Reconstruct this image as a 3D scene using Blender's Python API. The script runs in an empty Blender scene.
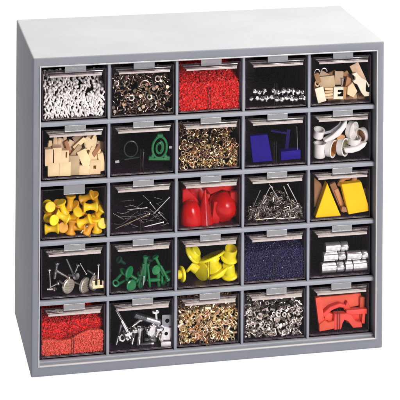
import bpy, bmesh, math, random
import numpy as np
from mathutils import Vector, Matrix, Euler
S = 0.001                                   # everything below is written in millimetres
sc = bpy.context.scene
COL = sc.collection
rnd = random.Random(11)
R = math.radians

# ------------------------------------------------------------------ materials
def nodes(name):
    m = bpy.data.materials.new(name); m.use_nodes = True
    nt = m.node_tree
    return m, nt, nt.nodes['Principled BSDF']

def setin(b, **kw):
    for k, v in kw.items():
        b.inputs[k.replace('_', ' ')].default_value = v

def bump(nt, b, scale, strength, dist=0.0002, detail=4):
    tc = nt.nodes.new('ShaderNodeTexCoord'); n = nt.nodes.new('ShaderNodeTexNoise')
    n.inputs['Scale'].default_value = scale; n.inputs['Detail'].default_value = detail
    bp = nt.nodes.new('ShaderNodeBump'); bp.inputs['Strength'].default_value = strength
    bp.inputs['Distance'].default_value = dist
    nt.links.new(tc.outputs['Object'], n.inputs['Vector'])
    nt.links.new(n.outputs['Fac'], bp.inputs['Height'])
    nt.links.new(bp.outputs['Normal'], b.inputs['Normal'])
    return n

def vary(nt, b, c, amount, hue=0.0, noise_scale=0, noise_amt=0.0):
    """base colour varied per object, and a little within it"""
    oi = nt.nodes.new('ShaderNodeObjectInfo')
    hs = nt.nodes.new('ShaderNodeHueSaturation'); hs.inputs['Color'].default_value = (*c, 1)
    mr = nt.nodes.new('ShaderNodeMapRange'); mr.inputs['To Min'].default_value = 1 - amount; mr.inputs['To Max'].default_value = 1 + amount * .5
    nt.links.new(oi.outputs['Random'], mr.inputs['Value'])
    src = mr.outputs['Result']
    if noise_scale:
        tc = nt.nodes.new('ShaderNodeTexCoord'); n = nt.nodes.new('ShaderNodeTexNoise')
        n.inputs['Scale'].default_value = noise_scale; n.inputs['Detail'].default_value = 5
        nt.links.new(tc.outputs['Object'], n.inputs['Vector'])
        m2 = nt.nodes.new('ShaderNodeMapRange'); m2.inputs['From Min'].default_value = .3; m2.inputs['From Max'].default_value = .7
        m2.inputs['To Min'].default_value = 1 - noise_amt; m2.inputs['To Max'].default_value = 1 + noise_amt * .4
        nt.links.new(n.outputs['Fac'], m2.inputs['Value'])
        mu = nt.nodes.new('ShaderNodeMath'); mu.operation = 'MULTIPLY'
        nt.links.new(src, mu.inputs[0]); nt.links.new(m2.outputs['Result'], mu.inputs[1]); src = mu.outputs[0]
    nt.links.new(src, hs.inputs['Value'])
    if hue:
        mh = nt.nodes.new('ShaderNodeMapRange'); mh.inputs['To Min'].default_value = .5 - hue; mh.inputs['To Max'].default_value = .5 + hue
        fr = nt.nodes.new('ShaderNodeMath'); fr.operation = 'FRACT'
        mm = nt.nodes.new('ShaderNodeMath'); mm.operation = 'MULTIPLY'; mm.inputs[1].default_value = 7.31
        nt.links.new(oi.outputs['Random'], mm.inputs[0]); nt.links.new(mm.outputs[0], fr.inputs[0])
        nt.links.new(fr.outputs[0], mh.inputs['Value']); nt.links.new(mh.outputs['Result'], hs.inputs['Hue'])
    nt.links.new(hs.outputs['Color'], b.inputs['Base Color'])

def scuffs(nt, b, rough, scale=55, amt=.22):
    tc = nt.nodes.new('ShaderNodeTexCoord'); mp = nt.nodes.new('ShaderNodeMapping'); mp.inputs['Scale'].default_value = (1, 1, .22)
    mp.inputs['Rotation'].default_value = (.5, .9, .3)
    n = nt.nodes.new('ShaderNodeTexNoise'); n.inputs['Scale'].default_value = scale * 4; n.inputs['Detail'].default_value = 8; n.inputs['Roughness'].default_value = .7
    mr = nt.nodes.new('ShaderNodeMapRange'); mr.inputs['From Min'].default_value = .4; mr.inputs['From Max'].default_value = .65
    mr.inputs['To Min'].default_value = rough - amt * .3; mr.inputs['To Max'].default_value = rough + amt
    nt.links.new(tc.outputs['Object'], mp.inputs[0]); nt.links.new(mp.outputs[0], n.inputs['Vector'])
    nt.links.new(n.outputs['Fac'], mr.inputs['Value']); nt.links.new(mr.outputs['Result'], b.inputs['Roughness'])

def plastic(name, c, rough=.35, amount=.15, hue=0.0, ns=120, na=.12, spec=.5):
    m, nt, b = nodes(name); setin(b, Roughness=rough, Specular_IOR_Level=spec); scuffs(nt, b, rough)
    vary(nt, b, c, amount, hue, ns, na); bump(nt, b, 400, .15)
    return m

def metal(name, c, rough=.28, amount=.25, hue=0.0, met=1.0):
    m, nt, b = nodes(name); setin(b, Roughness=rough, Metallic=met)
    vary(nt, b, c, amount, hue, 300, .25); bump(nt, b, 900, .12, .0001)
    return m

def clear(name, tint, base, gain, milk=0.0, milkcol=(.7, .68, .7), rough=.06):
    m = bpy.data.materials.new(name); m.use_nodes = True; nt = m.node_tree
    for n in list(nt.nodes):
        if n.type != 'OUTPUT_MATERIAL': nt.nodes.remove(n)
    out = nt.nodes['Material Output']
    tr = nt.nodes.new('ShaderNodeBsdfTransparent'); tr.inputs[0].default_value = (*tint, 1)
    gl = nt.nodes.new('ShaderNodeBsdfGlossy'); gl.inputs['Roughness'].default_value = rough
    df = nt.nodes.new('ShaderNodeBsdfDiffuse'); df.inputs[0].default_value = (*milkcol, 1)
    m1 = nt.nodes.new('ShaderNodeMixShader'); m1.inputs[0].default_value = milk
    nt.links.new(tr.outputs[0], m1.inputs[1]); nt.links.new(df.outputs[0], m1.inputs[2])
    lw = nt.nodes.new('ShaderNodeLayerWeight'); lw.inputs['Blend'].default_value = .25
    ma = nt.nodes.new('ShaderNodeMath'); ma.operation = 'MULTIPLY_ADD'; ma.inputs[1].default_value = gain; ma.inputs[2].default_value = base
    nt.links.new(lw.outputs['Facing'], ma.inputs[0])
    m2 = nt.nodes.new('ShaderNodeMixShader')
    nt.links.new(ma.outputs[0], m2.inputs[0]); nt.links.new(m1.outputs[0], m2.inputs[1]); nt.links.new(gl.outputs[0], m2.inputs[2])
    nt.links.new(m2.outputs[0], out.inputs[0])
    return m

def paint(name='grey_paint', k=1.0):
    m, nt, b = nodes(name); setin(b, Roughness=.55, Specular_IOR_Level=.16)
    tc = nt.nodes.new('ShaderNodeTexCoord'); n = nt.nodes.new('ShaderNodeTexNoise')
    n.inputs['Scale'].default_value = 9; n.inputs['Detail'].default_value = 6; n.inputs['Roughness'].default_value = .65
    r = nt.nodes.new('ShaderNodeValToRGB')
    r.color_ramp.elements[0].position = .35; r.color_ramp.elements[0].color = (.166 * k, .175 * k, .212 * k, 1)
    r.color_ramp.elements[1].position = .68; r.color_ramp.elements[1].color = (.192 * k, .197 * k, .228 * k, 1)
    nt.links.new(tc.outputs['Object'], n.inputs['Vector']); nt.links.new(n.outputs['Fac'], r.inputs[0])
    nt.links.new(r.outputs[0], b.inputs['Base Color'])
    bump(nt, b, 1400, .12, .0001, 3)
    return m

M = dict(
    paint=paint(),
    litpaint=paint('lit_grey_paint', 1.42),  # cabinet paint lightened for the light shelf lips and dividers catch
    edge=plastic('highlight_edge', (.40, .39, .42), .35, 0, 0, 30, .1, .4),  # pale colour is the highlight along the opening's rolled edge
    navy=plastic('navy_plastic', (.007, .003, .08), .55, .1, 0, 120, .12, .12),
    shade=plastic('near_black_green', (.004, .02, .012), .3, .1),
    wire=metal('brownish_wire', (.50, .43, .36), .4, .5),
    dark=plastic('shadow_plastic', (.026, .011, .028), .3, .2),  # dark colour stands in for the shadow inside the drawers
    panel=clear('clear_plastic', (.975, .96, .975), .004, .06),
    rib=clear('ribbed_plastic', (.58, .49, .55), .03, .2, .03, (.7, .64, .66), .1),
    tab=clear('milky_plastic', (.8, .8, .82), .06, .3, .34, (.46, .45, .49), .16),
    silver=metal('silver', (.80, .79, .78), .27, .35),
    bright=metal('bright_silver', (.95, .94, .93), .36, .15, 0, .55),
    pale=metal('whitish_silver', (.97, .95, .90), .3, .08, 0, .08),
    disc=metal('brushed_disc', (.74, .69, .58), .36, .15, .01, .75),
    dulled=metal('dulled_steel', (.22, .19, .19), .5, .4, 0, .7),
    chrome=metal('chrome', (.97, .96, .95), .16, .1),
    barrel=metal('barrel_metal', (.93, .93, .92), .22, .1, 0, .85),
    steel=metal('dull_steel', (.42, .42, .45), .34, .35),
    brass=metal('brass', (.93, .66, .36), .3, .45, .035),
    gold=metal('pale_brass', (.98, .77, .48), .3, .35, .03, .85),
    bronze=metal('dark_brass', (.52, .36, .26), .34, .6, .03),
    nickel=metal('nickel', (.88, .82, .74), .28, .4, .02),
    wood=plastic('pale_wood', (.84, .65, .37), .6, .12, .012, 60, .18, .2),
    brownwood=plastic('brown_wood', (.42, .22, .10), .6, .3, .01, 60, .25, .2),
    tan=plastic('tan_plastic', (.60, .43, .24), .5, .25, .01),
    cream=plastic('cream_plastic', (.86, .78, .58), .4, .06),
    white=plastic('white_plastic', (.84, .83, .78), .35, .06),
    orange=plastic('orange_lining', (.62, .30, .11), .45, .1),
    olive=plastic('olive_lining', (.30, .29, .17), .45, .1),
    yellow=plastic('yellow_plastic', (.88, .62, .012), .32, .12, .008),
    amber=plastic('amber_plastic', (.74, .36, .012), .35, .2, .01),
    lemon=plastic('lemon_plastic', (.90, .80, .02), .3, .08, .008),
    triyel=plastic('sign_yellow', (.97, .58, .002), .5, .03, 0, 60, .05, .25),
    red=plastic('glossy_red_plastic', (.62, .005, .006), .22, .08, 0, 120, .12, .3),
    coral=plastic('coral_red_plastic', (.85, .09, .045), .35, .15, .006),
    green=plastic('green_plastic', (.009, .19, .06), .28, .25, .01),
    dulledwhite=plastic('greyed_white_plastic', (.38, .38, .38), .5, .06),
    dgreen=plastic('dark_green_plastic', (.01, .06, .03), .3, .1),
    blue=plastic('blue_plastic', (.012, .004, .20), .55, .1, 0, 120, .12, .12),
    redbead=plastic('red_granule', (.86, .02, .016), .45, .0, 0, 500, .85),
    litredbead=plastic('lit_red_granule', (.86, .11, .07), .5, .0, 0, 600, .55),  # lighter copy of the red, for the lit front of the heap
    bluebead=plastic('blue_granule', (.016, .012, .085), .4, .0, 0, 420, .85),
)
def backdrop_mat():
    m, nt, b = nodes('glowing_backdrop'); setin(b, Base_Color=(.05, .05, .05, 1), Roughness=.9, Specular_IOR_Level=.0, Emission_Color=(1, 1, 1, 1), Emission_Strength=.98)  # added glow: keeps shadows off the base and lights the cabinet
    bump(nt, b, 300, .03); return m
M['glow'] = backdrop_mat()

# ------------------------------------------------------------------ mesh helpers (mm in, metres out)
def finish(bm, mat, name='mesh', smooth=35, bevel=0, seg=1):
    bmesh.ops.recalc_face_normals(bm, faces=bm.faces)
    if bevel:
        es = [e for e in bm.edges if len(e.link_faces) == 2 and e.calc_face_angle(0) > R(30)]
        bmesh.ops.bevel(bm, geom=es, offset=bevel, segments=seg, affect='EDGES', profile=.6, clamp_overlap=True)
    for v in bm.verts: v.co *= S
    for f in bm.faces: f.smooth = True
    for e in bm.edges:
        e.smooth = not (len(e.link_faces) == 2 and e.calc_face_angle(0) > R(smooth))
    me = bpy.data.meshes.new(name); bm.to_mesh(me); bm.free()
    me.materials.append(mat if not isinstance(mat, str) else M[mat])
    return me

def box(bm, c, s, rot=None):
    g = bmesh.ops.create_cube(bm, size=1)
    mt = Matrix.Translation(c) @ (rot.to_4x4() if rot else Matrix()) @ Matrix.Diagonal((*s, 1))
    bmesh.ops.transform(bm, matrix=mt, verts=g['verts']); return g['verts']

def frust(bm, p0, p1, r0, r1, seg=14):
    p0 = Vector(p0); p1 = Vector(p1); d = p1 - p0
    g = bmesh.ops.create_cone(bm, cap_ends=True, segments=seg, radius1=r0, radius2=r1, depth=d.length)
    mt = Matrix.Translation((p0 + p1) / 2) @ d.to_track_quat('Z', 'Y').to_matrix().to_4x4()
    bmesh.ops.transform(bm, matrix=mt, verts=g['verts'])

def lathe(bm, prof, seg=20, closed=False):
    """revolve (r, z) points round Z; r = 0 ends are closed to a point"""
    rings = []
    for r, z in prof:
        if r <= 1e-6: rings.append([bm.verts.new((0, 0, z))])
        else: rings.append([bm.verts.new((r * math.cos(2 * math.pi * i / seg), r * math.sin(2 * math.pi * i / seg), z)) for i in range(seg)])
    pairs = list(zip(rings, rings[1:])) + ([(rings[-1], rings[0])] if closed else [])
    for a, b in pairs:
        for i in range(seg):
            j = (i + 1) % seg
            if len(a) == 1 and len(b) == 1: continue
            if len(a) == 1: bm.faces.new((a[0], b[i], b[j]))
            elif len(b) == 1: bm.faces.new((a[i], a[j], b[0]))
            else: bm.faces.new((a[i], a[j], b[j], b[i]))

def tube(bm, pts, r, seg=8):
    pts = [Vector(p) for p in pts]; rings = []
    up = Vector((0, 0, 1))
    for i, p in enumerate(pts):
        t = (pts[min(i + 1, len(pts) - 1)] - pts[max(i - 1, 0)]).normalized()
        if i == 0:
            n = t.orthogonal().normalized()
        else:
            n = (n - t * n.dot(t)).normalized()
        b = t.cross(n)
        rings.append([bm.verts.new(p + r * (math.cos(2 * math.pi * k / seg) * n + math.sin(2 * math.pi * k / seg) * b)) for k in range(seg)])
    for a, b in zip(rings, rings[1:]):
        for k in range(seg):
            bm.faces.new((a[k], a[(k + 1) % seg], b[(k + 1) % seg], b[k]))
    bm.faces.new(rings[0][::-1]); bm.faces.new(rings[-1])

def prism(bm, outline, t):
    """outline in X/Z, thickness t along Y, centred"""
    a = [bm.verts.new((x, -t / 2, z)) for x, z in outline]; b = [bm.verts.new((x, t / 2, z)) for x, z in outline]
    n = len(outline)
    f1 = bm.faces.new(a); f2 = bm.faces.new(b[::-1])
    for i in range(n): bm.faces.new((a[i], a[(i + 1) % n], b[(i + 1) % n], b[i]))
    bmesh.ops.triangulate(bm, faces=[f1, f2])

def link(name, me, parent=None, label=None, cat=None, group=None, kind=None):
    o = bpy.data.objects.new(name, me); COL.objects.link(o)
    if parent: o.parent = parent
    if label: o['label'] = label
    if cat: o['category'] = cat
    if group: o['group'] = group
    if kind: o['kind'] = kind
    elif cat: o['kind'] = 'thing'
    return o

# ------------------------------------------------------------------ camera (a level view camera with a lowered frame)
F, SY = 1749.0, -404.4
YAW, ROLL = -.2073, .0064
CAM = Vector((-.54375, -4.7557, 2.1349)) * 400
RT = Vector((math.cos(YAW), math.sin(YAW), 0)); FW = Vector((-math.sin(YAW), math.cos(YAW), 0)); UP = Vector((0, 0, 1))
RT, UP = RT * math.cos(ROLL) + UP * math.sin(ROLL), UP * math.cos(ROLL) - RT * math.sin(ROLL)
cd = bpy.data.cameras.new('camera'); cam = bpy.data.objects.new('camera', cd); COL.objects.link(cam)
cd.sensor_width = 36; cd.lens = F / 400 * 36; cd.shift_x = 0; cd.shift_y = -(200 - SY) / 400
cd.clip_start = .05; cd.clip_end = 50
mw = Matrix.Identity(4)
for i in range(3): mw[i][0] = RT[i]; mw[i][1] = UP[i]; mw[i][2] = -FW[i]; mw[i][3] = CAM[i] * S
cam.matrix_world = mw
sc.camera = cam

def at(px, py, y):
    """the point of the photo's pixel that lies y mm behind the cabinet's front"""
    d = FW * F + RT * (px - 200) - UP * (py - SY)
    return CAM + d * ((y - CAM.y) / d.y)
ORG = [[(38, 60), (106, 60), (174, 58), (240, 56), (306, 54)],
       [(38, 118), (106, 118), (174, 116), (240, 112), (306, 108)],
       [(38, 178), (106, 174), (174, 172), (240, 170), (306, 166)],
       [(38, 238), (106, 236), (174, 232), (240, 228), (306, 222)],
       [(38, 298), (106, 292), (174, 288), (240, 284), (306, 276)]]
CUR = (0, 0)
def K(cx, cy, y):
    ox, oy = ORG[CUR[0]][CUR[1]]
    return at(ox + cx / 5.556, oy + cy / 5.556, y)

# ------------------------------------------------------------------ setting
bm = bmesh.new()
prof = [(-2600, -.0), (2600, 0)]
for i in range(1, 13):
    a = R(90 * i / 12); prof.append((2600 + 900 * math.sin(a), 900 - 900 * math.cos(a)))
prof.append((3500, 2600))
rows = [[bm.verts.new((x, y, z)) for x in (-3200, 3600)] for y, z in prof]
for a, b in zip(rows, rows[1:]): bm.faces.new((a[0], a[1], b[1], b[0]))
link('backdrop', finish(bm, 'glow', 'backdrop'), kind='structure')

# ------------------------------------------------------------------ cabinet
W, H, D = 400, 348.8, 175.8
XG = [9.3 + 76.3 * i for i in range(6)]
ZG = [11.5 + 65.3 * i for i in range(6)]
cab = link('drawer_cabinet', None, label='grey metal parts cabinet with five rows of five clear drawers', cat='cabinet')

def casing():
    bm = bmesh.new()
    X0, X1, Z0, Z1 = 8.6, 391.6, 11.6, 338.2
    def ring(y, x0, x1, z0, z1): return [bm.verts.new(v) for v in ((x0, y, z0), (x1, y, z0), (x1, y, z1), (x0, y, z1))]
    o = ring(0, 0, W, 0, H); i = ring(0, X0, X1, Z0, Z1); bk = ring(D, 0, W, 0, H); pk = ring(D - 3, X0, X1, Z0, Z1)
    for k in range(4):
        j = (k + 1) % 4
        bm.faces.new((o[k], o[j], i[j], i[k])); bm.faces.new((o[k], o[j], bk[j], bk[k])); bm.faces.new((i[k], i[j], pk[j], pk[k]))
    bm.faces.new(bk); bm.faces.new(pk)
    return finish(bm, 'paint', 'casing', 60, 2.0, 3)
link('casing', casing(), cab)
def opening_highlight():
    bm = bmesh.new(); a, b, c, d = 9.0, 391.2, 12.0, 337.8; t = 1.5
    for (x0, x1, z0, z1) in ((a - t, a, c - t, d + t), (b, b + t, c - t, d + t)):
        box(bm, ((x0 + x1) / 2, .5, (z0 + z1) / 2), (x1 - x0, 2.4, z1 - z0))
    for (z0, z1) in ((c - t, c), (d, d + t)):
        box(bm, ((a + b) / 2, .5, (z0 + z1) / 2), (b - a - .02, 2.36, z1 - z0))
    return finish(bm, 'edge', 'opening_highlight', 60, .5, 3)
link('opening_highlight', opening_highlight(), cab)  # bead added to carry the painted highlight round the opening
for z in ZG[1:5] + [ZG[0] + .35]:
    bm = bmesh.new()
    z0 = z; bot = (z == ZG[0] + .35)
    if not bot:
        # rolled front lip: a face, and a fold running back under the drawers
        box(bm, (200.1, 9.5, z), (383.6, 7, 4.3))
        finish_b = 1.0
    else:
        box(bm, (200.1, 9.5, z + .2), (383.6, 7, 3.2))
    me = finish(bm, 'litpaint', 'shelf_lip', 50, .9, 3)
    sh = link('shelf', me, cab)
    bm = bmesh.new(); box(bm, (200.1, 92.5, z), (383.2, 158.6, 1.4))
    link('shelf_plate', finish(bm, 'dark', 'shelf_plate', bevel=.2), sh)  # dark tone paints the shadow between the drawers
for x in XG[1:5]:
    bm = bmesh.new(); box(bm, (x, 90.2, 174.9), (3.0, 163.4, 325))
    link('divider', finish(bm, 'litpaint', 'divider', 50, .7, 2), cab)

# ------------------------------------------------------------------ drawers: one prototype, copied with its parts
def tray():
    bm = bmesh.new(); w = 71.6
    box(bm, (0, 84, 1.9), (w, 141, 1.2))
    for s in (-1, 1): box(bm, (s * (w / 2 - .6), 84, 29), (1.2, 141, 53))
    box(bm, (0, 154, 29), (w - 2.4, 1.2, 53))
    return finish(bm, 'dark', 'tray', bevel=.15)
def front_panel():
    bm = bmesh.new()
    box(bm, (0, 12.6, 28.9), (71.4, 1.4, 55.2))
    box(bm, (0, 11.5, 3.2), (66, .8, .9))                              # foot moulding of the pane
    for s in (-1, 1): box(bm, (s * 34.9, 11.6, 28), (.7, .6, 48))       # raised side edges
    return finish(bm, 'panel', 'front_panel', bevel=.18)
def front_edges():
    bm = bmesh.new()
    box(bm, (0, 11.2, 2.2), (69, 1.2, .55)); 
    return finish(bm, 'rib', 'foot_strip', bevel=.12)
def center_rib():
    bm = bmesh.new()
    for s in (-1, 1): box(bm, (s * 1.35, 14.1, 15.5), (.45, 1.6, 26))
    return finish(bm, 'rib', 'center_rib', bevel=.12)
def handle(ct):
    bm = bmesh.new()
    def loft(y0, z0, w0, y1, z1, w1, t):
        vs = []
        for y, z, w in ((y0, z0, w0), (y1, z1, w1)):
            vs.append([bm.verts.new(p) for p in ((-w / 2, y, z), (w / 2, y, z), (w / 2, y, z - t), (-w / 2, y, z - t))])
        a, b = vs
        for k in range(4): bm.faces.new((a[k], a[(k + 1) % 4], b[(k + 1) % 4], b[k]))
        bm.faces.new(a); bm.faces.new(b)
    loft(12, ct - 4.6, 67, 3.6, ct - 8.6, 57.5, .9)
    return bm, loft
CT = 61.0        # height of a cell from shelf top to the next shelf's underside
def handle_mesh():
    bm, _ = handle(CT)
    for k, (y, dz, w, h) in enumerate(((10.6, -4.9, 65, .8), (8.6, -5.9, 63, .8), (6.6, -6.9, 61, .9))):
        box(bm, (0, y, CT + dz), (w, .9, h))
    return finish(bm, 'rib', 'handle', bevel=.15)
def lip_mesh():
    bm = bmesh.new(); box(bm, (0, 3.0, CT - 9.2), (57.5, 1.5, 2.1)); box(bm, (0, 5.2, CT - 8.0), (59, .7, .7)); box(bm, (0, 8.2, CT - 6.4), (62, .5, .5))
    return finish(bm, M['lip'], 'handle_lip', bevel=.3, seg=2)
M['lip'] = clear('highlight_plastic', (.6, .55, .58), .10, .35, .48, (.82, .69, .69), .12)  # pale diffuse share paints the highlights of the clear plastic pull
def tab_mesh(h, y=5.0, w=23.5):
    bm = bmesh.new(); box(bm, (0, y, CT + .9 - h / 2), (w, 1.1, h)); box(bm, (0, y - .7, CT + .9 - h + .5), (w, .7, 1.0))
    return finish(bm, 'tab', 'label_tab', bevel=.2)
PARTS = dict(tray=tray(), panel=front_panel(), foot=front_edges(), rib=center_rib(), handle=handle_mesh(), lip=lip_mesh(),
             tab=tab_mesh(6.8), tabbig=tab_mesh(11.8, 9.6))
def edge_strip():
    bm = bmesh.new(); box(bm, (0, 11.5, CT - 5.6), (68, .8, .7)); return finish(bm, 'rib', 'top_strip', bevel=.12)
PARTS['strip'] = edge_strip()
drawer_labels = {(2, 0): 'drawer without a ribbed pull, with a tall grey label tab'}
rib_cells = {(0, 2), (0, 3), (1, 1), (1, 3), (2, 1), (2, 2), (3, 1), (3, 2), (3, 3), (4, 1), (4, 4), (4, 0), (4, 2)}
def cell(r, c):
    return (XG[c] + XG[c + 1]) / 2, ZG[4 - r] + 2.2
jit = random.Random(4)
for r in range(5):
    for c in range(5):
        cx, cz = cell(r, c)
        t = link('drawer', PARTS['tray'], cab); t.location = ((cx + jit.uniform(-.25, .25)) * S, jit.uniform(-.8, 0) * S, cz * S)
        if (r, c) in drawer_labels: t['label'] = drawer_labels[(r, c)]
        link('front_panel', PARTS['panel'], t); link('foot_strip', PARTS['foot'], t)
        if (r, c) in rib_cells: link('center_rib', PARTS['rib'], t)
        if (r, c) == (2, 0):
            link('label_tab', PARTS['tabbig'], t); link('top_strip', PARTS['strip'], t)
        else:
            link('handle', PARTS['handle'], t); link('handle_lip', PARTS['lip'], t); link('label_tab', PARTS['tab'], t)

# ------------------------------------------------------------------ placing what lies in the drawers
def rot(ang=0, tilt=0, spin=0):
    """ang: clockwise turn seen from the front; tilt: top leans to the viewer; spin about the long axis"""
    return Matrix.Rotation(R(ang), 3, 'Y') @ Matrix.Rotation(R(tilt), 3, 'X') @ Matrix.Rotation(R(spin), 3, 'Z')
G = 1.1
def setm(o, p, rm, s=1.0):
    o.location = p * S; o.rotation_euler = rm.to_euler(); o.scale = (s, s, s)
def put(name, me, cx, cy, y, ang, tilt, label, cat, spin=0, s=1.0, group=None, parts=()):
    """me: own mesh, or None with parts = ((name, mesh), ...)"""
    o = link(name, me, None, label, cat, group)
    setm(o, K(cx, cy, 14 + y), rot(ang, tilt, spin), s * G)
    for pn, pm in parts: link(pn, pm, o)
    return o

def heap(r, c, meshes, name, label, cat, group, hf, slope, dmin, n, depth=46, tries=60, half=32.6, hmax=46, lean=None, zmin=3.4, smin=.9, smax=1.1, bumpy=2.0, y0=14.6):
    """individuals piled behind the pane: rejection-sampled against the heap's front and its rising top"""
    cx, cz = cell(r, c); pts = []; k = 0; g = {}
    ph = rnd.random() * 6
    def top(x, y): return min(hmax, hf + slope * (y - y0) + bumpy * math.sin(x * .13 + ph) + bumpy * .6 * math.sin(x * .31 + ph * 2))
    for _ in range(n * tries):
        if len(pts) >= n: break
        x = rnd.uniform(-half, half)
        if rnd.random() < .62: y = y0 + rnd.uniform(0, dmin * 1.1)
        else: y = y0 + rnd.uniform(0, depth - y0)
        t = top(x, y)
        z = rnd.uniform(zmin, t) if y < y0 + dmin * 1.2 else t - rnd.uniform(0, dmin * .8)
        key = (int(x // dmin), int(y // dmin), int(z // dmin)); ok = True
        for a in (-1, 0, 1):
            for b in (-1, 0, 1):
                for d in (-1, 0, 1):
                    for q in g.get((key[0] + a, key[1] + b, key[2] + d), ()):
                        if (q[0] - x) ** 2 + (q[1] - y) ** 2 + (q[2] - z) ** 2 < dmin * dmin: ok = False
        if not ok: continue
        g.setdefault(key, []).append((x, y, z)); pts.append((x, y, z))
    for x, y, z in pts:
        o = link(name, rnd.choice(meshes), None, label, cat, group)
        if lean: rm = rot(rnd.gauss(0, lean), rnd.uniform(-45, 45), rnd.uniform(0, 360))
        else: rm = rot(rnd.uniform(0, 360), rnd.uniform(-60, 90), rnd.uniform(0, 360))
        setm(o, Vector((cx + x, y, cz + z)), rm, rnd.uniform(smin, smax))
    return pts

_b = bmesh.new(); bmesh.ops.create_icosphere(_b, subdivisions=1, radius=1)
ICO = ([tuple(v.co) for v in _b.verts], [tuple(v.index for v in f.verts) for f in _b.faces]); _b.free()
_b = bmesh.new(); bmesh.ops.create_cube(_b, size=1.2)
CUBE = ([tuple(v.co) for v in _b.verts], [tuple(v.index for v in f.verts) for f in _b.faces]); _b.free()
def granules(r, c, name, mat, label, hf, slope, size, n, hmax=47, wave=2.5, depth=60, ph=0.0, elong=1.0, y0=14.4, zlow=2.8, half=34, fn=None):
    cx, cz = cell(r, c); bm = bmesh.new()
    def top(x, y):
        return min(hmax, (fn(x) if fn else hf + wave * math.sin(x * .09 + ph)) + slope * (y - y0))
    # the solid mass of the heap, just under its outermost grains
    nx, ny = 30, 14; gr = []
    for j in range(ny + 1):
        y = y0 + size + (depth - y0) * j / ny
        gr.append([bm.verts.new((-half + 2 * half * i / nx, y, top(-half + 2 * half * i / nx, y) - size * .9)) for i in range(nx + 1)])
    for j in range(ny):
        for i in range(nx): bm.faces.new((gr[j][i], gr[j][i + 1], gr[j + 1][i + 1], gr[j + 1][i]))
    low = [bm.verts.new((-half + 2 * half * i / nx, y0 + size, zlow)) for i in range(nx + 1)]
    for i in range(nx): bm.faces.new((low[i], low[i + 1], gr[0][i + 1], gr[0][i]))
    me0 = finish(bm, mat, name)
    core_v = np.empty(len(me0.vertices) * 3); me0.vertices.foreach_get('co', core_v); core_v = core_v.reshape(-1, 3)
    core_f = [tuple(p.vertices) for p in me0.polygons]; bpy.data.meshes.remove(me0)
    bv = np.array(ICO[0] if elong == 1.0 else CUBE[0]); bf = ICO[1] if elong == 1.0 else CUBE[1]
    vs = [core_v]; fs = list(core_f); base = len(core_v)
    for _ in range(n):
        x = rnd.uniform(-half, half)
        if rnd.random() < .6: y = y0 + rnd.uniform(0, size * 1.2); z = rnd.uniform(zlow, top(x, y))
        else: y = y0 + rnd.uniform(0, depth - y0); z = top(x, y) - rnd.uniform(-.3, .8) * size
        e = np.array(Euler((rnd.uniform(0, 6), rnd.uniform(0, 6), rnd.uniform(0, 6))).to_matrix())
        k = size * rnd.uniform(.5, .75) * np.array((rnd.uniform(.7, 1.1), rnd.uniform(.7, 1.1), elong * rnd.uniform(.8, 1.2)))
        vs.append(((bv * k) @ e.T + np.array((x, y, z))) * S)
        fs += [tuple(q + base for q in f) for f in bf]; base += len(bv)
    me = bpy.data.meshes.new(name); me.from_pydata(np.concatenate(vs).tolist(), [], fs); me.materials.append(M[mat])
    o = link(name, me, None, label, 'granules', None, 'stuff'); o.location = (cx * S, 0, cz * S)

# small hardware meshes -------------------------------------------------------
def mk(fn, mat, **kw):
    bm = bmesh.new(); fn(bm); return finish(bm, mat, 'piece', **kw)
def rivet(L=6.5, r=.75, hr=1.6, hh=1.2, mat='silver'):
    return mk(lambda b: lathe(b, [(0, -L / 2), (r * .6, -L / 2), (r, -L / 2 + .6), (r, L / 2 - hh), (hr, L / 2 - hh), (hr * .9, L / 2 - hh * .4), (hr * .45, L / 2), (0, L / 2)], 10), mat)
def ring(ro=2.6, t=.55, mat='brass', seg=16, tall=1.0):
    return mk(lambda b: lathe(b, [(ro - t * (1 - math.cos(a)) , tall * t * math.sin(a)) for a in [2 * math.pi * i / 7 for i in range(7)]], seg, True), mat)
def eyelet(L=4.5, ro=1.7, ri=1.1, fl=2.6, mat='brass'):
    return mk(lambda b: lathe(b, [(ri, -L / 2), (ro, -L / 2), (ro, L / 2 - .5), (fl, L / 2 - .3), (fl, L / 2), (ro, L / 2 + .15), (ri, L / 2 - .3)], 14, True), mat)
def needle(L, r=.4, mat='silver'):
    def f(b):
        lathe(b, [(0, -L / 2), (r * .9, -L / 2 + 2.5), (r, L / 2 - .8), (r * 2.3, L / 2 - .7), (r * 2.1, L / 2 - .1), (0, L / 2)], 8)
    return mk(f, mat)
def small_screw(L=8, mat='bronze'):
    def f(b):
        pr = [(0, -L / 2)]; z = -L / 2 + .8
        while z < L / 2 - 1.6:
            pr += [(.95, z), (.65, z + .35)]; z += .7
        pr += [(.8, L / 2 - 1.3), (1.9, L / 2 - .5), (1.8, L / 2), (0, L / 2)]
        lathe(b, pr, 10)
    return mk(f, mat)
def hexnut(mat='nickel', ro=2.4, ri=1.2, h=2.2):
    def f(b):
        o0 = []; 
        for z in (-h / 2, h / 2):
            o0.append([b.verts.new((ro * math.cos(R(60 * (i // 2) + (0 if i % 2 == 0 else 30))) * (1 if i % 2 == 0 else .866),
                                    ro * math.sin(R(60 * (i // 2) + (0 if i % 2 == 0 else 30))) * (1 if i % 2 == 0 else .866), z)) for i in range(12)])
            o0.append([b.verts.new((ri * math.cos(R(30 * i)), ri * math.sin(R(30 * i)), z)) for i in range(12)])
        ob, ib, ot, it = o0
        for i in range(12):
            j = (i + 1) % 12
            b.faces.new((ob[i], ob[j], ot[j], ot[i])); b.faces.new((ib[i], ib[j], it[j], it[i]))
            b.faces.new((ob[i], ob[j], ib[j], ib[i])); b.faces.new((ot[i], ot[j], it[j], it[i]))
    return mk(f, mat)
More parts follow.
